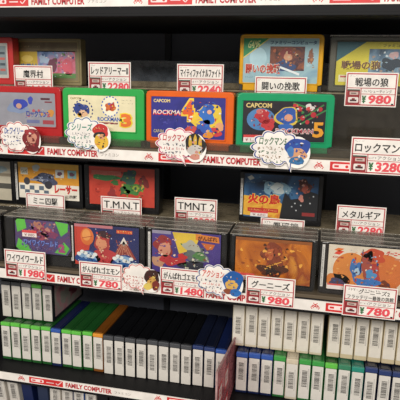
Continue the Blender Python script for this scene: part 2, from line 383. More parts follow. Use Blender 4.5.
def art_grey(p, w, h):
    p.slab(rr(0, 0, w, h, 1.5), .3, paint('mustard_print', ['#bcb232', '#ccc03c', '#b4aa3c'], 30))
    p.poly([(0, h*.55), (w*.36, h), (0, h)], '#1c5560', 1)
    p.text('ファミコンゲーム', w*.56, h*.88, w*.98, h*.95, '#3c3a20', 1, .02)
    p.rect(w*.4, h*.28, w, h*.84, paint('steel_print', ['#2c3c4c', '#5a7890', '#8aa4b4', '#3c4c5c'], 45), 1)
    p.blob(w*.68, h*.5, 11, 8, '#2a3844', 2, 4, .4); p.blob(w*.7, h*.7, 6, 4, '#c0a0a0', 2, 6)
    p.text('戦場の狼', w*.06, h*.36, w*.56, h*.58, '#e0c850', 3, .08); p.text('戦場の狼', w*.065, h*.37, w*.555, h*.57, '#6a4a38', 4, .03)
    p.rect(w*.04, h*.08, w*.3, h*.24, '#dcd8b8', 1); p.rect(w*.06, h*.18, w*.24, h*.22, '#b86058', 2)
    p.busy(w*.42, h*.3, w*.98, h*.82, ['#2c3c4c', '#8aa4b4', '#c8d4d8', '#3c4434', '#a08c80'], 2.4, 36, 12)
def art_brown(p, w, h):
    p.slab(rr(0, 0, w, h, 1.5), .3, '#7c7456')
    p.rect(0, h*.74, w, h, paint('olive_print', ['#574a34', '#6e6246', '#5c5a40'], 40), 1); p.scribble(3, w*.4, h*.87, 2.2, '#b8a878', 2, .4)
    p.rect(2, h*.12, w*.36, h*.74, '#c4a83c', 1); p.ell(w*.2, h*.56, 9, 5, '#d8c060', 2)
    p.text('魔界村', w*.08, h*.24, w*.35, h*.44, '#2c5a94', 3, .05)
    p.rect(w*.36, h*.08, w*.95, h*.76, paint('battle_print', ['#2e4a7c', '#7890b8', '#c8788c', '#b04858'], 50), 1)
    p.blob(w*.82, h*.36, 9, 10, '#c85c6c', 2, 5, .3); p.blob(w*.6, h*.42, 8, 8, '#6a3a4c', 2, 6, .4); p.blob(w*.46, h*.55, 7, 6, '#9fb4cc', 2, 9, .4); p.rect(w*.4, h*.08, w*.95, h*.2, '#5c8a50', 2)
    p.frame(0, 0, w, h, 1.2, '#8a7c50', 4)
    p.busy(w*.38, h*.1, w*.94, h*.74, ['#2e4a7c', '#a8bcd8', '#c85c6c', '#6a3a4c', '#5c8a50', '#e0c8c0'], 2.4, 44, 13); p.busy(w*.04, h*.2, w*.34, h*.7, ['#d8c058', '#a88c34', '#e0d080'], 1.4, 12, 14)
def art_silver(p, w, h):
    p.slab(rr(0, 0, w, h, 1.5), .3, '#b4b4ae'); p.rect(w*.84, h*.1, w*.97, h*.92, '#7d8a8e', 1)
    for k in range(4): p.rect(w*.86, h*(.2+.16*k), w*.95, h*(.27+.16*k), '#3f4c54' if k % 2 else '#b06058', 2)
def art_racing(p, w, h):
    p.slab([(0, 0), (w, 0), (w, h), (0, h)], .3, '#e6dfd0'); p.rect(0, h*.42, w, h, '#d8962e', 1); p.rect(0, h*.86, w, h, '#e0b048', 2)
    p.rect(w*.04, h*.66, w*.16, h*.86, '#c8c4b0', 2); p.text('GAME', w*.05, h*.7, w*.15, h*.8, '#3c4c4c', 3)
    for x, c in ((.62, '#cfd4d0'), (.82, '#7fb0b4')): p.rect(w*x, h*.62, w*(x+.14), h*.84, c, 2); p.blob(w*(x+.07), h*.73, 4, 3, '#6a4858', 3, int(x*50))
    for k in range(6): p.rect(w*(.02+.08*k), h*(.12 if k % 2 else .24), w*(.1+.08*k), h*(.24 if k % 2 else .36), '#5a6878', 2)
    p.blob(w*.46, h*.56, 17, 9, '#454c64', 3, 12, .3); p.blob(w*.3, h*.86, 6, 5, '#b8c0bc', 4, 2); p.ell(w*.14, h*.48, 5, 5.5, '#3c3c44', 4); p.ell(w*.5, h*.4, 6, 6, '#34343e', 4); p.rect(w*.2, h*.5, w*.5, h*.55, '#8890a8', 4)
    p.text('レーサー', w*.6, h*.17, w*.97, h*.42, '#c8302c', 5, .05); p.text('ミニ四駆', w*.72, h*.05, w*.96, h*.15, '#3c3430', 5, .02)
    p.busy(w*.22, h*.46, w*.6, h*.72, ['#343a54', '#6c7898', '#a8b0c0', '#22242e'], 4.2, 26, 15); p.busy(w*.04, h*.55, w*.96, h*.85, ['#e8c070', '#b87820', '#7c6450', '#c8d0cc'], 2.2, 24, 16, .5, 1.6)
def art_redbox(p, w, h):
    p.slab([(0, 0), (w, 0), (w, h), (0, h)], .3, paint('red_print', ['#a83428', '#c04434', '#b43c34'], 40))
    for k in range(4): p.rect(w*.04, h*(.86-.03*k)+1, w*.5, h*(.86-.03*k)+1.6, '#c88c7c', 1)
    p.blob(w*.26, h*.72, 19, 4.6, '#2f6a3a', 2, 4, .3); p.blob(w*.4, h*.6, 6, 3.5, '#376a34', 2, 5, .3)
    p.blob(w*.62, h*.74, 12, 10, '#33584a', 2, 6, .4); p.blob(w*.68, h*.46, 13, 9, '#3f7a38', 3, 8, .4); p.blob(w*.55, h*.4, 7, 6, '#356032', 3, 9, .4)
    p.blob(w*.72, h*.5, 4.5, 3.5, '#8a9c3c', 4, 3, .3); p.blob(w*.64, h*.86, 6, 4, '#2c4850', 3, 10, .4); p.blob(w*.84, h*.66, 7, 8, '#7c2c2c', 2, 11, .4); p.blob(w*.36, h*.3, 6, 8, '#8e3030', 2, 12, .5)
    p.busy(w*.45, h*.2, w*.85, h*.92, ['#3f7a38', '#2a4a38', '#7c9838', '#8c2c2c', '#1e2e2c', '#c8a050'], 4.2, 46, 17); p.busy(w*.05, h*.05, w*.5, h*.6, ['#c04434', '#982c24', '#cc5848'], 1.4, 24, 18, 1, 4); p.busy(w*.08, h*.66, w*.46, h*.8, ['#2f6a3a', '#204a2c', '#5c8c4c'], 3, 14, 19, .6, 1.8)
def art_firebird(p, w, h):
    p.slab([(0, 0), (w, 0), (w, h), (0, h)], .3, paint('night_blue_print', ['#16202c', '#24466c', '#3c6a94', '#1a2a3c'], 26))
    p.blob(w*.44, h*.68, 16, 11, '#7fa4b8', 1, 4, .3); p.blob(w*.46, h*.7, 9, 7, '#c0cccc', 2, 5, .3)
    p.poly([(w*.04, h*.92), (w*.1, h*.97), (w*.14, h*.9), (w*.08, h*.85)], '#c8ccc8', 2); p.scribble(w*.03, w*.15, h*.81, 1.4, '#b0b8b8', 2, .3)
    p.poly([(0, h*.04), (w*.5, h*.0), (w*.53, h*.34), (w*.44, h*.46), (0, h*.5)], paint('flame_print', ['#c8782c', '#e0b040', '#c04c28'], 60), 3)
    p.text('火の鳥', w*.05, h*.3, w*.5, h*.56, '#f0c050', 4, .1); p.text('火の鳥', w*.055, h*.31, w*.495, h*.55, '#c82c20', 5, .05)
    p.rect(w*.06, h*.13, w*.48, h*.22, '#b83020', 4); p.scribble(w*.08, w*.46, h*.175, 2.4, '#f0d080', 5, .5)
    p.poly([(w*.5, 0), (w, 0), (w, h*.62), (w*.84, h*.7), (w*.76, h*.5), (w*.64, h*.46), (w*.56, h*.62), (w*.53, h*.4)], '#15171c', 4)
    p.blob(w*.82, h*.78, 8, 9, '#54302c', 3, 9, .3); p.blob(w*.83, h*.72, 5, 6, '#9c4c3c', 5, 10, .3); p.blob(w*.78, h*.5, 3, 5, '#b8786c', 5, 12, .3)
    for x, z in ((.66, .3), (.72, .22), (.9, .4), (.94, .56), (.78, .34), (.7, .38)): p.ell(w*x, h*z, 1, 1, '#b8bcc0', 5, 8)
    p.rect(w*.8, h*.1, w*.97, h*.18, '#8a2c2c', 5)
    p.rect(w*.1, 1, w*.34, 8.5, '#e0dcd8', 6); p.rect(w*.1, 6, w*.34, 8.5, '#d04444', 7); p.text('¥ 680', w*.13, 2, w*.31, 5.4, '#8a4a48', 7)
    p.busy(w*.2, h*.5, w*.7, h*.95, ['#7fa4b8', '#c8d4d4', '#3c6a94', '#24466c'], 2.4, 26, 20); p.busy(w*.7, h*.5, w*.95, h*.96, ['#9c4c3c', '#54302c', '#24466c', '#d0a090'], 5.2, 18, 21, .6, 2)
def art_purple(p, w, h):
    p.slab([(6, 0), (w-6, 0), (w, 7), (w-1, h-4), (w-5, h), (5, h), (1, h-4), (0, 8)], .3, paint('violet_print', ['#3c2c50', '#5a3f68', '#4a4474', '#6e3c5c'], 60))
    for q in ([(4, h*.6), (18, h*.74), (16, h), (5, h), (2, h-3)], [(w-14, h*.56), (w-4, h*.72), (w-3, h-2), (w-22, h)], [(1, h*.14), (5, h*.42), (20, h*.2), (24, h*.04), (8, h*.02)], [(w-2, h*.22), (w-10, h*.4), (w-24, h*.06), (w-8, 1)]):
        p.poly(q, '#5cb844', 1)
    for i, (x, z, r, c) in enumerate(((.42, .82, 8, '#a8705c'), (.58, .66, 9, '#8c3c54'), (.4, .6, 8, '#7a2c48'), (.62, .84, 7, '#5c5478'), (.5, .55, 9, '#9c4858'), (.7, .58, 6, '#7a3a5c'), (.34, .72, 5, '#643a70'), (.46, .7, 4, '#c08870'), (.6, .74, 3.5, '#b87c70'))):
        p.blob(w*x, h*z, r, r*.8, c, 2+i % 3, i+3, .35)
    p.text('ワイワイワールド', w*.16, h*.22, w*.78, h*.42, '#2f3f8c', 6, .09); p.text('ワイワイワールド', w*.165, h*.235, w*.775, h*.405, '#7c8cc8', 7, .02); p.text('2', w*.78, h*.08, w*.9, h*.34, '#a04870', 7, .08); p.scribble(w*.24, w*.7, h*.13, 3.2, '#8a7ca0', 6, .6)
    p.rect(w*.14, h*.48, w*.4, h*.68, '#e8dcd8', 7); p.rect(w*.14, h*.6, w*.4, h*.68, '#d85050', 8); p.text('¥ 880', w*.18, h*.5, w*.36, h*.58, '#8a5a58', 8)
    p.busy(w*.24, h*.42, w*.76, h*.98, ['#a8705c', '#8c3c64', '#c89888', '#4c3c70', '#6c2c4c', '#7c6c98'], 5, 60, 22, .6, 2.6); p.busy(w*.1, h*.1, w*.9, h*.42, ['#34306c', '#5c4c8c', '#8c88b8'], 1.6, 26, 23)
def wave(p, cx, cz, r, n=4):
    p.blob(cx, cz, r*1.5, r*.9, '#24407c', n, 3, .2); p.blob(cx+r*.1, cz+r*.1, r*1.2, r*.6, '#7fa0c0', n+1, 5, .25)
    for k in range(6): p.ell(cx-r*1.1+k*r*.42, cz+r*(.35+.3*math.sin(k*1.3)), r*.3, r*.24, '#d8dcd8', n+2, 10)
    p.blob(cx, cz-r*.4, r, r*.35, '#2c5a94', n+2, 8)
def art_goemon(p, w, h):
    p.slab([(0, 0), (w, 0), (w, h), (0, h)], .3, paint('navy_print', ['#1f2350', '#262c62', '#222a58'], 40))
    p.poly([(0, 0), (w*.17, 0), (w*.24, h*.5), (w*.2, h), (0, h)], '#c43c2c', 1)
    p.rect(0, h*.93, w*.6, h, '#b8727a', 2)
    p.ell(w*.2, h*.7, 9.5, 12, '#cf6c34', 2); p.ell(w*.19, h*.74, 6, 8, '#dc9450', 3); p.line((w*.12, h*.66), (w*.28, h*.72), .8, '#a03c28', 4)
    p.poly([(w*.6, h*.24), (w*.68, h*.5), (w*.77, h*.74), (w*.86, h*.5), (w*.96, h*.24)], '#8c3c34', 2)
    p.poly([(w*.7, h*.56), (w*.77, h*.76), (w*.84, h*.56), (w*.8, h*.6), (w*.77, h*.54), (w*.73, h*.6)], '#d8cfc4', 3)
    for k in range(6): p.line((w*.77, h*.66), (w*(.63+.055*k), h*.26), .7, '#c08a6c', 3)
    p.blob(w*.44, h*.56, 12, 14, '#a03838', 3, 6, .25); p.blob(w*.42, h*.55, 7.5, 8, '#d08c68', 4, 7, .2); p.blob(w*.48, h*.24, 14, 12, '#b43a3c', 4, 8, .3); p.blob(w*.47, h*.78, 9, 5, '#3a2228', 5, 9, .3)
    wave(p, w*.2, h*.2, 11); wave(p, w*.76, h*.16, 11); p.blob(w*.94, h*.1, 5, 4, '#cfd6d4', 7, 4, .3)
    p.rect(w*.66, h*.84, w*.9, h*.92, '#c8502c', 3); p.scribble(w*.67, w*.89, h*.88, 2.8, '#f0d080', 4, .5)
    for x, z in ((.34, .9), (.5, .86), (.58, .7), (.93, .72)): p.ell(w*x, h*z, .8, .8, '#b8bcd0', 3, 8)
    p.busy(w*.33, h*.1, w*.57, h*.85, ['#c04440', '#7c2428', '#e0a880', '#d8b898', '#3a2228', '#c8603c'], 5.4, 40, 24, .5, 2.2); p.busy(w*.64, h*.28, w*.9, h*.7, ['#b06850', '#6c2c30', '#d0a890', '#8c3c34'], 3.3, 26, 25, .5, 1.8); p.busy(w*.02, h*.05, w*.33, h*.32, ['#d8e0e4', '#24407c', '#88a8c8', '#1c2c60'], 7, 26, 26, .5, 1.8); p.busy(w*.6, h*.02, w*.97, h*.27, ['#d8e0e4', '#24407c', '#88a8c8', '#1c2c60'], 7, 26, 27, .5, 1.8)
def art_goemon2(p, w, h):
    p.slab([(0, 0), (w, 0), (w, h), (0, h)], .3, paint('purple_print', ['#3c2c6c', '#4a3a84', '#42347c'], 40))
    p.poly([(w*.3, h*.98), (w*.72, h*.98), (w*.62, h*.6), (w*.4, h*.48)], '#d8b83c', 1)
    p.rect(0, h*.92, w*.28, h, '#8f8aa0', 1)
    p.blob(w*.17, h*.64, 13, 13, '#8a3030', 2, 5, .3); p.blob(w*.19, h*.56, 9, 9, '#c88a70', 3, 6, .2); p.blob(w*.3, h*.3, 16, 7, '#b03034', 3, 7, .4); p.blob(w*.1, h*.26, 9, 8, '#b88a6c', 2, 8, .3); p.blob(w*.45, h*.42, 6, 4, '#c02c2c', 4, 9, .3)
    p.blob(w*.64, h*.5, 15, 12, '#5c6464', 3, 10, .35); p.blob(w*.58, h*.68, 11, 7, '#a8a898', 4, 11, .4); p.blob(w*.7, h*.46, 8, 6, '#4c7a44', 4, 12, .3); p.blob(w*.6, h*.22, 16, 7, '#2a2c38', 3, 13, .3)
    p.poly([(w*.64, h*.84), (w*.98, h*.8), (w*.97, h*.94), (w*.64, h*.98)], '#d07c30', 4); p.text('がんばれ', w*.67, h*.83, w*.95, h*.94, '#5c2818', 5, .04)
    p.poly([(w*.72, h*.78), (w*.92, h*.76), (w*.88, h*.64), (w*.8, h*.62)], '#c0642c', 4)
    p.busy(w*.04, h*.16, w*.4, h*.85, ['#b03034', '#d8a888', '#7c2428', '#e0c0a8', '#4a3a84', '#3c2428'], 5, 44, 28, .5, 2.2); p.busy(w*.42, h*.1, w*.88, h*.74, ['#5c6464', '#a8a898', '#2a2c38', '#4c7a44', '#d0c8b0', '#7c4430'], 5, 50, 29, .5, 2.4)
def art_goonies(p, w, h):
    p.slab([(0, 0), (w, 0), (w, h), (0, h)], .3, paint('fire_print', ['#5c2a10', '#9c4c14', '#c8741c', '#8c3c14', '#d89030'], 22, .35, 8, .8))
    p.blob(w*.5, h*.62, 14, 16, '#7c3418', 1, 5, .4); p.blob(w*.46, h*.66, 6, 6, '#b05c34', 2, 6, .4); p.blob(w*.56, h*.7, 5, 6, '#8c4024', 2, 7, .4)
    p.blob(w*.5, h*.28, 16, 9, '#4c2410', 2, 8, .4); p.blob(w*.5, h*.26, 9, 6, '#241612', 3, 9, .4); p.line((w*.42, h*.36), (w*.62, h*.5), 1.2, '#d89c3c', 3)
    p.rect(0, h*.93, w, h, '#8c5024', 2)
    p.rect(2, 1, 25, 10, '#e0d4d0', 4); p.rect(2, 7, 25, 10, '#d04c44', 5); p.text('¥ 580', 5, 2, 22, 6, '#8a4a48', 5)
    p.busy(w*.3, h*.1, w*.72, h*.9, ['#7c3418', '#c87834', '#4c2410', '#e0a850', '#9c4420', '#2c1810'], 4, 70, 30, .5, 2.4); p.busy(2, h*.2, w*.98, h*.92, ['#b8641c', '#e0a040', '#8c4418'], 1.2, 40, 31, .8, 3)
def art_goonies2(p, w, h):
    p.slab([(0, 0), (w, 0), (w, h), (0, h)], .3, '#d8ccb8')
    p.poly([(w*.07, h*.8), (w*.13, h*.88), (w*.2, h*.86), (w*.14, h*.78)], '#d0402c', 2); p.poly([(w*.07, h*.88), (w*.12, h*.93), (w*.2, h*.92), (w*.14, h*.85)], '#dc7030', 2); p.text('KONAMI', w*.06, h*.7, w*.2, h*.745, '#b04030', 2, .02)
    p.ell(w*.3, h*.46, 21, 22, '#d08038', 1); p.blob(w*.14, h*.2, 13, 10, '#c8742c', 1, 4); p.ell(w*.72, h*.46, 24, 23, '#c86c30', 1)
    p.blob(w*.58, h*.82, 14, 8, '#b8482c', 2, 5, .3); p.blob(w*.5, h*.6, 7, 16, '#9c4a3c', 2, 6, .35); p.blob(w*.6, h*.4, 7, 14, '#a83c34', 3, 12, .3)
    p.blob(w*.36, h*.5, 6, 12, '#3c6ca8', 4, 7, .4); p.blob(w*.38, h*.44, 3, 5, '#a8c0d0', 5, 3, .3); p.blob(w*.52, h*.2, 13, 7, '#3a70b0', 4, 8, .4); p.blob(w*.56, h*.4, 6, 6, '#4c88b8', 5, 9, .4); p.blob(w*.14, h*.16, 10, 5, '#443c58', 3, 10, .3); p.blob(w*.74, h*.2, 7, 5, '#6c3420', 3, 11, .3)
    p.line((w*.44, h*.94), (w*.42, h*.4), 1, '#5a3430', 4)
    p.text('グーニーズ2', w*.73, h*.84, w*.99, h*.95, '#c82c28', 3, .05); p.rect(w*.84, h*.76, w*.98, h*.8, '#b87858', 2)
    p.rect(1, 0, 20, 7, '#e4d8d4', 4); p.rect(1, 5, 20, 7, '#d04c44', 5)
    p.busy(w*.28, h*.1, w*.66, h*.92, ['#3c6ca8', '#a83c34', '#8cb0c8', '#d89058', '#5a3430', '#24487c', '#e0c8b0'], 5.2, 70, 32, .5, 2.4); p.busy(w*.1, h*.25, w*.95, h*.7, ['#d08038', '#b8602c', '#dc9850'], 1.3, 36, 33, .8, 3); p.busy(w*.06, h*.05, w*.94, h*.25, ['#443c58', '#6c3420', '#b86430', '#34507c'], 4.2, 30, 34, .6, 2.2)
def art_pale(p, w, h):
    p.slab([(0, 0), (w, 0), (w, h), (0, h)], .3, '#b8b09c'); p.rect(0, h*.3, w, h*.44, '#4c4a44', 1); p.rect(0, h*.62, w, h*.7, '#8a7f6c', 1); p.blob(w*.8, h*.8, 12, 6, '#8ea0a4', 1, 4)

# ---- upper shelf, front row
BZ = -87.5; F1 = 8
cartridge(-438, F1, BZ, 109, 72, 17, '#b02426', (9, 21, 101, 64), art_red, 'red cartridge with grey and blue label at left of front row')
cartridge(-326.8, F1, BZ, 109.5, 72, 17, '#2fa44c', (8, 19, 98, 63), art_green, 'green cartridge with cream label and big orange number 3')
cartridge(-215, F1, BZ, 110, 71, 17, '#dc621c', (7, 14, 100, 64), art_orange, 'orange cartridge with dark indigo label on the upper shelf')
cartridge(-102, F1+9, BZ, 116, 71, 27, '#1d9a66', (7, 14, 106, 62), art_teal, 'teal green cartridge with charcoal label, turned slightly to the right', yaw=14)
# ---- upper shelf, rear row on the riser
RZ, R1 = -15, 72
cartridge(-540, R1, RZ, 108, 65, 17, '#b83030', (9, 9, 100, 57), art_silver, 'red framed cartridge with silver label cut off by left photo edge', notch=False)
cartridge(-446, R1+22, RZ, 107, 65, 17, '#8a7f5c', (4, 6, 103, 61), art_brown, 'olive brown cartridge with yellow and battle picture label in rear row', notch=False)
cartridge(-110, R1, RZ, 105, 70, 17, '#d8a01c', (5, 10, 99, 65), art_yellow, 'yellow cartridge with pale blue label in rear row')
cartridge(3, R1, RZ, 108, 66, 17, '#57564c', (8, 8, 104, 60), art_grey, 'grey cartridge with mustard label at right of rear row', case=True, notch=False)

# ---- second shelf, front row: clear cases standing three deep
CZ = -258.5; CW = 105; CH = 66; CT = 17
KBLACK = '#101012'
rows = (
 (-419, KBLACK, (14, 17, 97, 64), art_purple, None, '', 'violet'),
 (-323, KBLACK, (7, 7, 98, 64), art_goemon, (12, 62), '', 'navy'),
 (-214, KBLACK, (7, 7, 98, 64), art_goemon2, (12, 62), '', 'purple'),
 (-103, KBLACK, (6, 7, 100, 64), art_goonies, None, '', 'fiery'),
 (8, '#201c1c', (9, 7, 100, 64), art_goonies2, (10, 64), '', 'cream'),
)
front_label = {
 'violet': 'cased black cartridge with violet label and green corners, foremost of its stack',
 'navy': 'cased black cartridge with navy label of waves and a mountain, front of stack',
 'purple': 'cased black cartridge with purple label and orange banner, front of stack',
 'fiery': 'cased black cartridge with fiery orange brown label, front of stack',
 'cream': 'cased cartridge with cream label of orange discs, front of its stack'}
behind = {'violet': 'violet label', 'navy': 'navy wave label', 'purple': 'purple label', 'fiery': 'fiery orange label', 'cream': 'cream orange disc label'}
back_col = {'violet': '#2a2a2c', 'navy': '#8a3a3c', 'purple': '#3c3a38', 'fiery': '#6a4026', 'cream': '#55504a'}
for x, col, lab, art, end, _, key in rows:
    cartridge(x, F1, CZ, CW, CH, CT, col, lab, art, front_label[key], case=True, end=end, group='cased cartridges at the front of the second shelf', notch=False)
    for d, word in ((1, 'middle'), (2, 'rearmost')):
        cartridge(x, F1+d*18.6, CZ, CW, CH, CT, back_col[key], None, None, '%s cased cartridge of the stack headed by the %s' % (word, behind[key]),
                  case=True, group='cased cartridges stacked behind the front ones', notch=False)
cartridge(-535, F1, CZ, 108, CH+2, CT, KBLACK, (22, 8, 86, 60), art_pale, 'black cartridge end cut off by left edge, beside violet label', group='cased cartridges at the front of the second shelf', notch=False, case=True)
# ---- second shelf, rear row
SZ, S1 = -191, 73
cartridge(-545, S1, SZ, 104, 67, 17, KBLACK, (5, 6, 98, 64), art_pale, 'black cartridge with pale label at far left of second shelf rear', notch=False)
cartridge(-441, S1, SZ, 108, 67, 17, KBLACK, (7, 12, 103, 65), art_racing, 'black cartridge with white and orange racing car label', end=(8, 62), notch=False)
cartridge(-330, S1, SZ, 113, 68, 17, KBLACK, (8, 10, 106, 65), art_redbox, 'black cartridge with red label and green shapes in rear row', notch=False)
cartridge(-104, S1, SZ, 110, 70, 17, KBLACK, (6, 8, 104, 67), art_firebird, 'black cartridge with night blue label and flame coloured title', end=(10, 60), notch=False)

# ------------------------------------------------------------------ price tags
def price_tag(x, ztop, y, title, price, genre, label, w=61, h=41, sub=None, rot=0, seed=1):
    p = Print(seed); p.slab([(0, 0), (w, 0), (w, h), (0, h)], .4, WHITE)
    c = '#b42c34'
    p.frame(1.2, 1.2, w-1.2, h-1.2, 1.3, c, 1)
    zt = h*.53
    p.rect(1.6, zt, w-1.6, zt+.9, c, 1)
    p.rect(w*.3, h*.36, w-1.6, h*.36+.7, c, 1)
    p.rect(w*.3, 1.6, w*.3+1, zt, c, 1)
    p.scribble(4, 14, h-4.6, 1.5, '#7a7470', 2, .28)
    if sub:
        p.scribble(5, w*.7, h*.86, 2.6, INK, 2, .4)
        p.text(title, w*.28, h*.73, w*.86, h*.88, INK, 2, .01); p.text(sub, 5, h*.56, w*.94, h*.7, INK, 2, .012)
    else:
        tw = min(w*.86, 4.4+len(title)*8.6)
        x0 = max(4.5, (w-tw)*.5); p.text(title, x0, h*.59, x0+tw, h*.84, INK, 2, 0. if title[0] == 'T' else .008 if any(ord(q) > 0x4e00 for q in title) else .014); p.text(title, x0+.35, h*.595, x0+tw+.35, h*.845, INK, 3)
    p.scribble(w*.32, w*.47, h*.45, 2, '#5a5654', 2, .35)
    p.text(genre, w*.48, h*.4, w*.9, h*.5, '#3a3634', 2, .0)
    # small picture of a game console, dark red block
    p.rect(2.6, 2.6, w*.29, h*.5, DRED, 2); p.poly(rr(4.2, 4.5, w*.27, h*.27, 1.4), '#e6dcd6', 3); p.rect(6.4, 6, w*.235, h*.2, '#4a2a2c', 4); p.rect(8.5, h*.2, w*.2, h*.24, DRED, 4)
    p.rect(5.5, h*.34, w*.26, h*.43, '#c8b0a8', 3); p.rect(7, h*.37, w*.22, h*.4, '#5c4a3c', 4); p.rect(2.6, h*.46, w*.29, h*.5, '#3c5044', 3)
    p.text('¥', w*.33, 4, w*.42, h*.32, '#2f6a3c', 2, .09)
    n = len(price); pw = min(w*.5, 4+n*7.8)
    p.text(price, w*.45, h*.08, w*.45+pw, h*.345, '#e04e58', 2, .04, .06)
    p.ell(w-4.5, 3.4, 1.5, 1, INK, 3, 8)
    o = p.build('price_tag', None, W(x, y, ztop-h), (0, math.radians(rot), 0))
    return tag(o, label, 'price tag', 'handwritten red bordered price tags')
A = 'アクション'
yB = 65.2
price_tag(-428, 12, yB, '魔界村', '1680', A, 'price tag standing before the olive brown cartridge', w=59, seed=2)
price_tag(-316, 18, yB, 'レッドアリーマーII', '2280', A, 'price tag in rear row above the green cartridge with cream label', seed=3)
price_tag(-191, 17, yB, 'マイティファイナルファイト', '2240', A, 'price tag in rear row above the orange cartridge', w=62, seed=4)
price_tag(-88, 3, yB, '闘いの挽歌', '980', A, 'price tag standing before the yellow cartridge', w=65, seed=5)
price_tag(24, 10, yB, '戦場の狼', '980', 'シューティング', 'price tag standing before the grey cartridge with mustard label', w=61, seed=6)
price_tag(33, -62, -2.0, 'ロックマン6', '3280', A, 'price tag hanging over the empty slot right of teal green cartridge', w=62, h=42, seed=7)
yC = 66.2
price_tag(-420, -169.5, yC, 'ミニ四駆', '1280', A, 'price tag standing before the racing car cartridge', w=62, seed=8)
price_tag(-302, -167, yC, 'T.M.N.T', '980', A, 'price tag standing before the red label cartridge with green shapes', w=61, seed=9)
price_tag(-193, -161.5, yC, 'TMNT 2', '2280', A, 'price tag before the empty rear slot, above the purple label cartridge', w=60, seed=10)
price_tag(-73, -181.5, yC, '鳳凰編', '680', A, 'price tag standing before the night blue label cartridge', w=58, seed=11, sub='火の鳥 鳳凰編')
price_tag(25, -157, yC, 'メタルギア', '2280', A, 'price tag in rear row above the cream label cartridge', w=61, seed=12)
yF = -2.0
price_tag(-417, -235, yF, 'ワイワイワールド', '1980', A, 'price tag hanging under the violet label cartridge', w=62, seed=13)
price_tag(-306, -242, yF, 'がんばれゴエモン', '780', A, 'price tag hanging under the navy wave label cartridge', w=61, h=37, seed=14)
price_tag(-193, -239.5, yF, 'がんばれゴエモン2', '1480', A, 'price tag hanging under the purple label cartridge', w=60, h=38, seed=15)
price_tag(-81, -239.5, yF, 'グーニーズ', '980', A, 'price tag hanging under the fiery orange label cartridge', w=61, h=38, seed=16)
price_tag(37.5, -239, yF, 'グーニーズ2', '780', A, 'price tag with two title lines under the cream label cartridge', w=62, h=40, seed=17, sub='フラッテリー最後の挑戦')

# ------------------------------------------------------------------ speech bubble pop cards
def cloud(cx, cz, rx, rz, bumps=9, amp=.12, k=72, tail=None):
    o = []
    for i in range(k):
        a = 6.2832*i/k; q = 1-amp+amp*1.4*abs(math.sin(bumps*a/2))
        o.append((cx+rx*q*math.cos(a), cz+rz*q*math.sin(a)))
    if tail:
        best = min(range(k), key=lambda i: (o[i][0]-tail[0])**2+(o[i][1]-tail[1])**2)
        o[best] = tail
    return o
def pop(x, z, w, h, edge, title, tcol, figure, label, seed, tail, lines=4, ink='#2c3454'):
    p = Print(seed)
    out = cloud(w*.42, h*.56, w*.42, h*.42, 11, .12, 77, tail)
    p.slab(out, .35, WHITE)
    fx, fz, fr, fh = w*.77, h*.47, w*.215, h*.38
    p.ell(fx, fz, fr, fh, '#f3efe9', 1, 30)                     # white margin of the cut-out picture
    p.slab([(fx+fr*math.cos(6.2832*i/30), fz+fh*math.sin(6.2832*i/30)) for i in range(30)], .34, WHITE)
    k = len(out)
    for i in range(k):
        a, b = out[i], out[(i+1) % k]
        s = .9
        m = lambda q: (w*.42+(q[0]-w*.42)*s, h*.56+(q[1]-h*.56)*s)
        m2 = lambda q: (w*.42+(q[0]-w*.42)*.955, h*.56+(q[1]-h*.56)*.955)
        p.poly([m(a), m(b), m2(b), m2(a)][::-1], edge, 2.2)
    if title: p.text(title, w*.13, h*.62, w*.58, h*.82, tcol, 3, .02, .1)
    for j in range(lines):
        p.scribble(w*.11, w*.55, h*(.54-.1*j), h*.08, (ink, tcol)[j % 2], 3, .75)
    for i, (kx, kz, rx, rz, c, sd) in enumerate(figure):
        p.blob(fx+kx*fr, fz+kz*fh, rx*fr*1.08, rz*fh*1.08, c, 3+i, sd, .14)
    p.busy(fx-fr*.75, fz-fh*.75, fx+fr*.75, fz+fh*.75, [q[4] for q in figure]+['#2a2426', '#e8ddd0'], 8, 26, seed, .5, 2.2)
    o = p.build('pop_card', None, W(x, -4.4, z))
    # little clear tab that holds the card off the strip
    box_obj('clear_tab', CASET, w*.3, w*.42, .4, 3.1, h*.08, h*.24, o, (0, 0, 0))
    return tag(o, label, 'pop card', 'speech bubble pop cards')
pop(-412, -105, 60, 46, '#b83a44', 'Dr.ワイリー', '#37559c', ((0, .1, .85, .75, '#7c2328', 1), (.05, .15, .5, .4, '#c88a74', 2), (0, -.55, .7, .32, '#6a1c20', 3), (-.2, .6, .5, .2, '#a03438', 4)),
    'white bubble card with maroon picture before the red cartridge', 31, (22, 6), 3)
pop(-318, -98, 62, 48, '#3a6a98', 'シリーズ', '#2f8a74', ((0, .45, .75, .42, '#c0302c', 5), (-.1, .1, .6, .25, '#2a2428', 6), (.05, -.3, .62, .5, '#e0b43a', 7), (.1, .05, .3, .18, '#d89a6c', 8)),
    'white bubble card with red and yellow picture before the green cream label cartridge', 32, (46, 2))
pop(-198, -105, 64, 46, '#c83c78', 'ロックマン', '#c03c44', ((0, .25, .85, .68, '#23211f', 9), (-.45, .4, .14, .4, '#d0a838', 10), (0, .55, .14, .35, '#d0a838', 11), (.45, .35, .14, .4, '#d0a838', 12), (0, -.15, .6, .38, '#c9c2bc', 13), (0, -.6, .4, .2, '#c88878', 14)),
    'pink edged bubble card with black and yellow picture before the orange cartridge', 33, (38, -1))
pop(-81, -106, 70, 49, '#26408c', 'ロックマン5', '#3a6a44', ((0, .3, .9, .55, '#27479a', 15), (.05, -.1, .62, .36, '#d39a70', 16), (-.5, .05, .25, .3, '#3f78b8', 17), (0, -.5, .5, .25, '#2f6a9a', 18)),
    'blue edged bubble card with blue picture before the teal green cartridge', 34, (48, -1), 4, '#8a6a40')
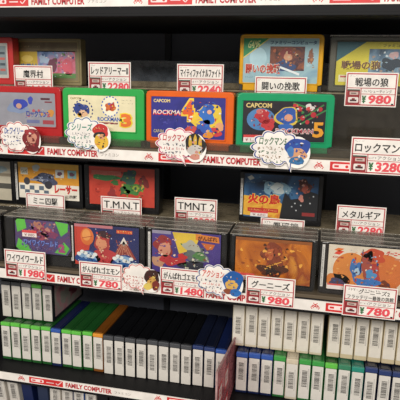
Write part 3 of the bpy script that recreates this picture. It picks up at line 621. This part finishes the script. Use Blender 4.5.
pop(-245, -279, 54, 42, '#c83a34', None, '#c83a34', ((0, .3, .85, .6, '#3c211c', 19), (0, -.15, .5, .45, '#d0a050', 20), (-.5, -.5, .4, .3, '#d8c060', 21), (.45, -.35, .4, .4, '#7a3028', 22)),
    'bubble card with dark brown and yellow picture left of the purple label tag', 35, (30, -1), 5, '#b04038')
pop(-145, -276, 62, 48, '#2c4c88', 'アクション', '#d0483c', ((0, .25, .9, .7, '#1f58a0', 23), (-.1, -.05, .58, .34, '#dcae58', 24), (-.45, -.5, .35, .2, '#8a4a30', 25), (.3, -.55, .5, .25, '#2a6ab0', 26)),
    'bubble card with blue hooded picture right of the purple label tag', 36, (36, 1))

# ------------------------------------------------------------------ barcoded spines on the lower shelves
SPT = {}
def spine_shell(w, h, d, col, rough=.3):
    k = (w, h, d, col)
    if k not in SPT:
        bm = bmesh.new(); add_box(bm, -w/2, w/2, 0, d, 0, h, 1.6, 3)
        add_box(bm, -w/2+3, w/2-3, 4, d-4, h-.4, h+.7, .5, 1)     # raised rib along the top
        o = finish(bm, 'shell', mat(col, rough, .12, 25))
        SPT[k] = o.data; bpy.data.objects.remove(o)
    return SPT[k]
def sticker(w, z0, z1, seed, col='#d9d5cd'):
    k = ('st', w, z0, z1, seed, col)
    if k not in SPT:
        p = Print(seed); a = w/2-1.05
        p.slab(rr(-a, z0, a, z1, .8, 2), .1, col)
        off = p.rnd.uniform(-.4, 1.2); hb = p.rnd.uniform(23, 26); zb = z0+(z1-z0)*p.rnd.uniform(.24, .36)
        z = zb
        while z < zb+hb:
            t = p.rnd.choice((.35, .5, .8, 1.0)); p.rect(off-3.9, z, off+3.1, z+t, '#2a2828', 1); z += t+p.rnd.choice((.4, .5, .8))
        z = zb-3
        while z < zb+hb+4: p.rect(off+4.1, z, off+5.0, z+.9, '#8d8a86', 1); z += 1.7
        p.rect(-a+.8, zb+1, -a+1.3, zb+hb-2, '#a8a49e', 1)
        o = p.build('barcode_sticker'); SPT[k] = o.data; bpy.data.objects.remove(o)
    return SPT[k]
ORD = ['first', 'second', 'third', 'fourth', 'fifth', 'sixth', 'seventh', 'eighth', 'ninth', 'tenth', 'eleventh', 'twelfth', 'thirteenth', 'fourteenth', 'fifteenth',
       'sixteenth', 'seventeenth', 'eighteenth', 'nineteenth', 'twentieth', 'twenty-first']
def spine(x, y, z, w, h, col, seed, label, group, stz=None, d=109, stcol='#d9d5cd', lean=0):
    e = empty('game_cartridge', W(x+w/2, y, z), (0, math.radians(lean), 0)); tag(e, label, 'game cartridge', group)
    link('shell', spine_shell(w, h, d, col), e)
    s = stz or (5, h-8)
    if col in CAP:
        ck = ('lit_band', w, h, col, s)
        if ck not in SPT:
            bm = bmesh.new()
            add_box(bm, -w/2+.1, w/2-.1, -.5, 4, s[1]+.3, h+.25, .9, 2)  # top front band: highlight on the case corner put into a lighter colour
            ob = finish(bm, 'lit_end_band', mat(CAP[col], .25, .12, 80)); SPT[ck] = ob.data; bpy.data.objects.remove(ob)
        link('lit_end_band', SPT[ck], e)
    link('barcode_sticker', sticker(w, s[0], s[1], seed, stcol), e, (0, -.00012, 0))
    return e
DZ = -426; HF = 60.5; PW = 16.55
G, B_, O_, K, N_, T_, GD, CR = '#205626', '#16224c', '#7e4a18', '#101114', '#151b30', '#1d6a5c', '#286a34', '#c9bea8'  # shell colours darkened to put the shade on the tops
CAP = {G: '#62c04a', B_: '#3458a8', O_: '#e09434', K: '#4a4c50', N_: '#2c3c6c', T_: '#2a8a78', GD: '#3f9c48', CR: '#d0c4ac', '#2a6a50': '#3a8060', '#6a6a6c': '#a0a0a2', '#26282a': '#505258'}  # lit tone of each shell, painted on its top front edge
NAME = {G: 'bright green', B_: 'blue', O_: 'orange', K: 'black', N_: 'navy', T_: 'teal', GD: 'dark green', CR: 'cream'}
left = [G, G, G, G, G, B_, G, G, G, O_] + [K]*8 + [N_, N_, B_]
rnd = random.Random(11)
grp = 'barcoded cartridge spines in the lower front row'
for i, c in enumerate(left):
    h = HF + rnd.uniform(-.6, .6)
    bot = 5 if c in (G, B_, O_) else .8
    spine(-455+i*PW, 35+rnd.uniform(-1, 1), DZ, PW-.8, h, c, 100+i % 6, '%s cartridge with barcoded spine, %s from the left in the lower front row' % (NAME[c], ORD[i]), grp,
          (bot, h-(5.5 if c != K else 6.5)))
right = [B_, B_, B_, GD, CR, GD, GD, G, '#2a6a50', T_, N_, N_, N_]
NAME['#2a6a50'] = 'dull green'
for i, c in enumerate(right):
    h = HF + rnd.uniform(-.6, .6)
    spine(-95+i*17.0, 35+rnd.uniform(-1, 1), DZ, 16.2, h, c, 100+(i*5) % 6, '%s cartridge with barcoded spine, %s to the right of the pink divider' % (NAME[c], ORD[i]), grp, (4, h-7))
ztop = DZ+HF+1.4
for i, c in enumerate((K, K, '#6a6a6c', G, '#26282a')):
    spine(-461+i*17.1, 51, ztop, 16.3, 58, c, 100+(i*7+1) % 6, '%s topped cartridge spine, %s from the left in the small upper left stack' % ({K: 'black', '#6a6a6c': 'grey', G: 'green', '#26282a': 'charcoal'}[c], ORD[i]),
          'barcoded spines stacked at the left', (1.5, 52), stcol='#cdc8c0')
# picture label on the side of the last one in the left stack
p = Print(77); p.slab([(0, 0), (92, 0), (92, 51), (0, 51)], .2, paint('rose_print', ['#8c4c5c', '#c89098', '#a8aaa0', '#b86c7c'], 30)); p.blob(30, 22, 12, 12, '#a8a49c', 1, 4, .4); p.blob(62, 24, 14, 10, '#8c4454', 1, 5, .4)
lastL = [o for o in bpy.data.objects if o.get('label', '').startswith('charcoal topped')][0]
so = p.build('side_label', lastL, (.00827, .008, .006), (0, 0, math.radians(90)))
so['label'] = 'rose and grey picture label on the cartridge side'
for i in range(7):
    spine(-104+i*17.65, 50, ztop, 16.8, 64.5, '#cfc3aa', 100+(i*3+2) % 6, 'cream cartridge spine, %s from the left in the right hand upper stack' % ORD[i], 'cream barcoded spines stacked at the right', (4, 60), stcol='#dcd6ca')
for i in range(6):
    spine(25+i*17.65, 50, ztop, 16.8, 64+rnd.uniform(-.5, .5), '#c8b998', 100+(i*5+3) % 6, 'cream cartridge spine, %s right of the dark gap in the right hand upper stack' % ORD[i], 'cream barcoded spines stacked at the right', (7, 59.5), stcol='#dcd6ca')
# bottom shelf, mostly hidden by the lowest strip
low = [('#d4cec4', 0, 7), ('#d4cec4', 0, 7), (B_, 0, 7), ('#26304a', 0, 3), ('#d4cec4', 0, 0), ('#d4cec4', 0, 0), ('#3c5a94', 0, 0), ('#d4cec4', 0, 0), (K, 0, 0), (K, 0, 0)]
xs = [-470, -447, -423, -399, -380.5, -360.5, -341, -322, -303, -284]
LN = ['leaning white cartridge end under lowest strip, cut off by left edge', 'leaning white cartridge end under lowest strip, second from the left', 'leaning blue cartridge end under the lowest strip',
      'leaning dark navy cartridge end under the lowest strip', 'upright white cartridge end, first right of the dark navy one', 'upright white cartridge end, second right of the dark navy one',
      'dull blue cartridge end with white sticker under the lowest strip', 'rightmost white cartridge end under the lowest strip', 'left one of two black cartridge ends under the lowest strip', 'right one of two black cartridge ends under the lowest strip']
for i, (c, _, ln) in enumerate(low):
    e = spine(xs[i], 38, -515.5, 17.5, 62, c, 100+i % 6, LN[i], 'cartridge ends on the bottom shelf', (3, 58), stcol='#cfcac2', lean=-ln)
    if c in (B_, '#26304a', K): bpy.data.objects.remove([o for o in e.children if o.name.startswith('barcode')][0])

# ------------------------------------------------------------------ pink divider sign between the spine rows
X_ = -99.6
e = empty('divider_sign', W(X_, 60, DZ)); tag(e, 'pink clear divider sign with red squares jutting out between black and blue spines', 'shelf divider')
o = Vector((-X_*MM, -.060, -DZ*MM))
bm = bmesh.new()
pts = [(-86, -329), (140, -368), (140, -425.6), (20, -425.6), (3, -425.6), (-3.5, -425.6), (-4, -440), (-86, -452)]
vs = [bm.verts.new((X_*MM-.0006, y*MM, z*MM)) for y, z in pts]; f_ = bm.faces.new(vs)
r = bmesh.ops.extrude_face_region(bm, geom=[f_]); bmesh.ops.translate(bm, vec=(.0012, 0, 0), verts=[v for v in r['geom'] if isinstance(v, bmesh.types.BMVert)])
finish(bm, 'board', clear('pink_sheet', '#e8c0c4', .4, '#d08890', .06), e, o)
bm = bmesh.new()
def bar(a, b, t=1.1):
    d = Vector((0, b[0]-a[0], b[1]-a[1])); L = d.length
    M = Matrix.Translation(Vector((X_*MM, (a[0]+b[0])/2*MM, (a[1]+b[1])/2*MM))) @ d.to_track_quat('Z', 'Y').to_matrix().to_4x4() @ Matrix.Diagonal((2.2*MM, t*2*MM, L*MM, 1))
    bmesh.ops.create_cube(bm, size=1, matrix=M)
bar((-86, -329), (140, -368)); bar((-86, -452), (-86, -329)); bar((-4, -440), (-86, -452))
finish(bm, 'edge_rim', clear('pink_rim', '#f0d0d0', .8, '#c09a98', .1), e, o)
p = Print(9)
for k, (x, z) in enumerate(((8, 64), (8, 28), (52, 60), (52, 20))):
    p.rect(x, z, x+28, z+28, '#cc3840', 0); p.frame(x+5, z+5, x+23, z+23, 4, '#f0e0dc', 1); p.rect(x+11, z+12, x+17, z+16, '#e8d4d0', 1)
p.build('printed_squares', e, o + Vector((X_*MM+.0008, -.086, -.447)), (0, 0, math.radians(90)))

# ------------------------------------------------------------------ light: the shop's ceiling panels and soft room light
def lamp(name, x, y, z, sx, sy, power, col, target):
    d = bpy.data.lights.new(name, 'AREA'); d.shape = 'RECTANGLE'; d.size = sx; d.size_y = sy; d.energy = power; d.color = col
    ob = bpy.data.objects.new(name, d); COL.objects.link(ob); ob.location = (x, y, z)
    ob.rotation_euler = (Vector(target)-ob.location).to_track_quat('-Z', 'Y').to_euler(); return ob
lamp('ceiling_lamp', .35, -2.3, 2.6, 1.6, .6, 70, (1, .95, .88), (.0, .1, 1.3))
lamp('ceiling_lamp', -1.3, -2.5, 2.6, 1.6, .6, 52, (1, .95, .88), (-.3, .1, 1.3))
w = bpy.data.worlds.new('shop_air'); SC.world = w; w.use_nodes = True
w.node_tree.nodes['Background'].inputs[0].default_value = (1, .93, .86, 1)
w.node_tree.nodes['Background'].inputs[1].default_value = .36

# ------------------------------------------------------------------ camera
X = Vector((2530, 172, -546)).normalized()
Y = Vector((126, -120, 546)); Y = (Y - X*X.dot(Y)).normalized()
D = X.cross(Y)
if D.y > 0: Zv = -D
else: Zv = D
R = Matrix((X, Y, Zv))                                          # world = R @ (right, down, forward)
right_, down_, fwd_ = R.col[0], R.col[1], R.col[2]
cam = bpy.data.cameras.new('camera'); cam.sensor_width = 36; cam.lens = 36*546/400; cam.clip_start = .01
co = bpy.data.objects.new('camera', cam); COL.objects.link(co)
M = Matrix((right_, -down_, -fwd_)).transposed().to_4x4(); M.translation = (0, -.645, Z0)
co.matrix_world = M
SC.camera = co

SC.view_settings.view_transform = 'Standard'; SC.view_settings.look = 'None'
SC.view_settings.exposure = -.5; SC.view_settings.gamma = 1; SC.view_settings.use_curve_mapping = False
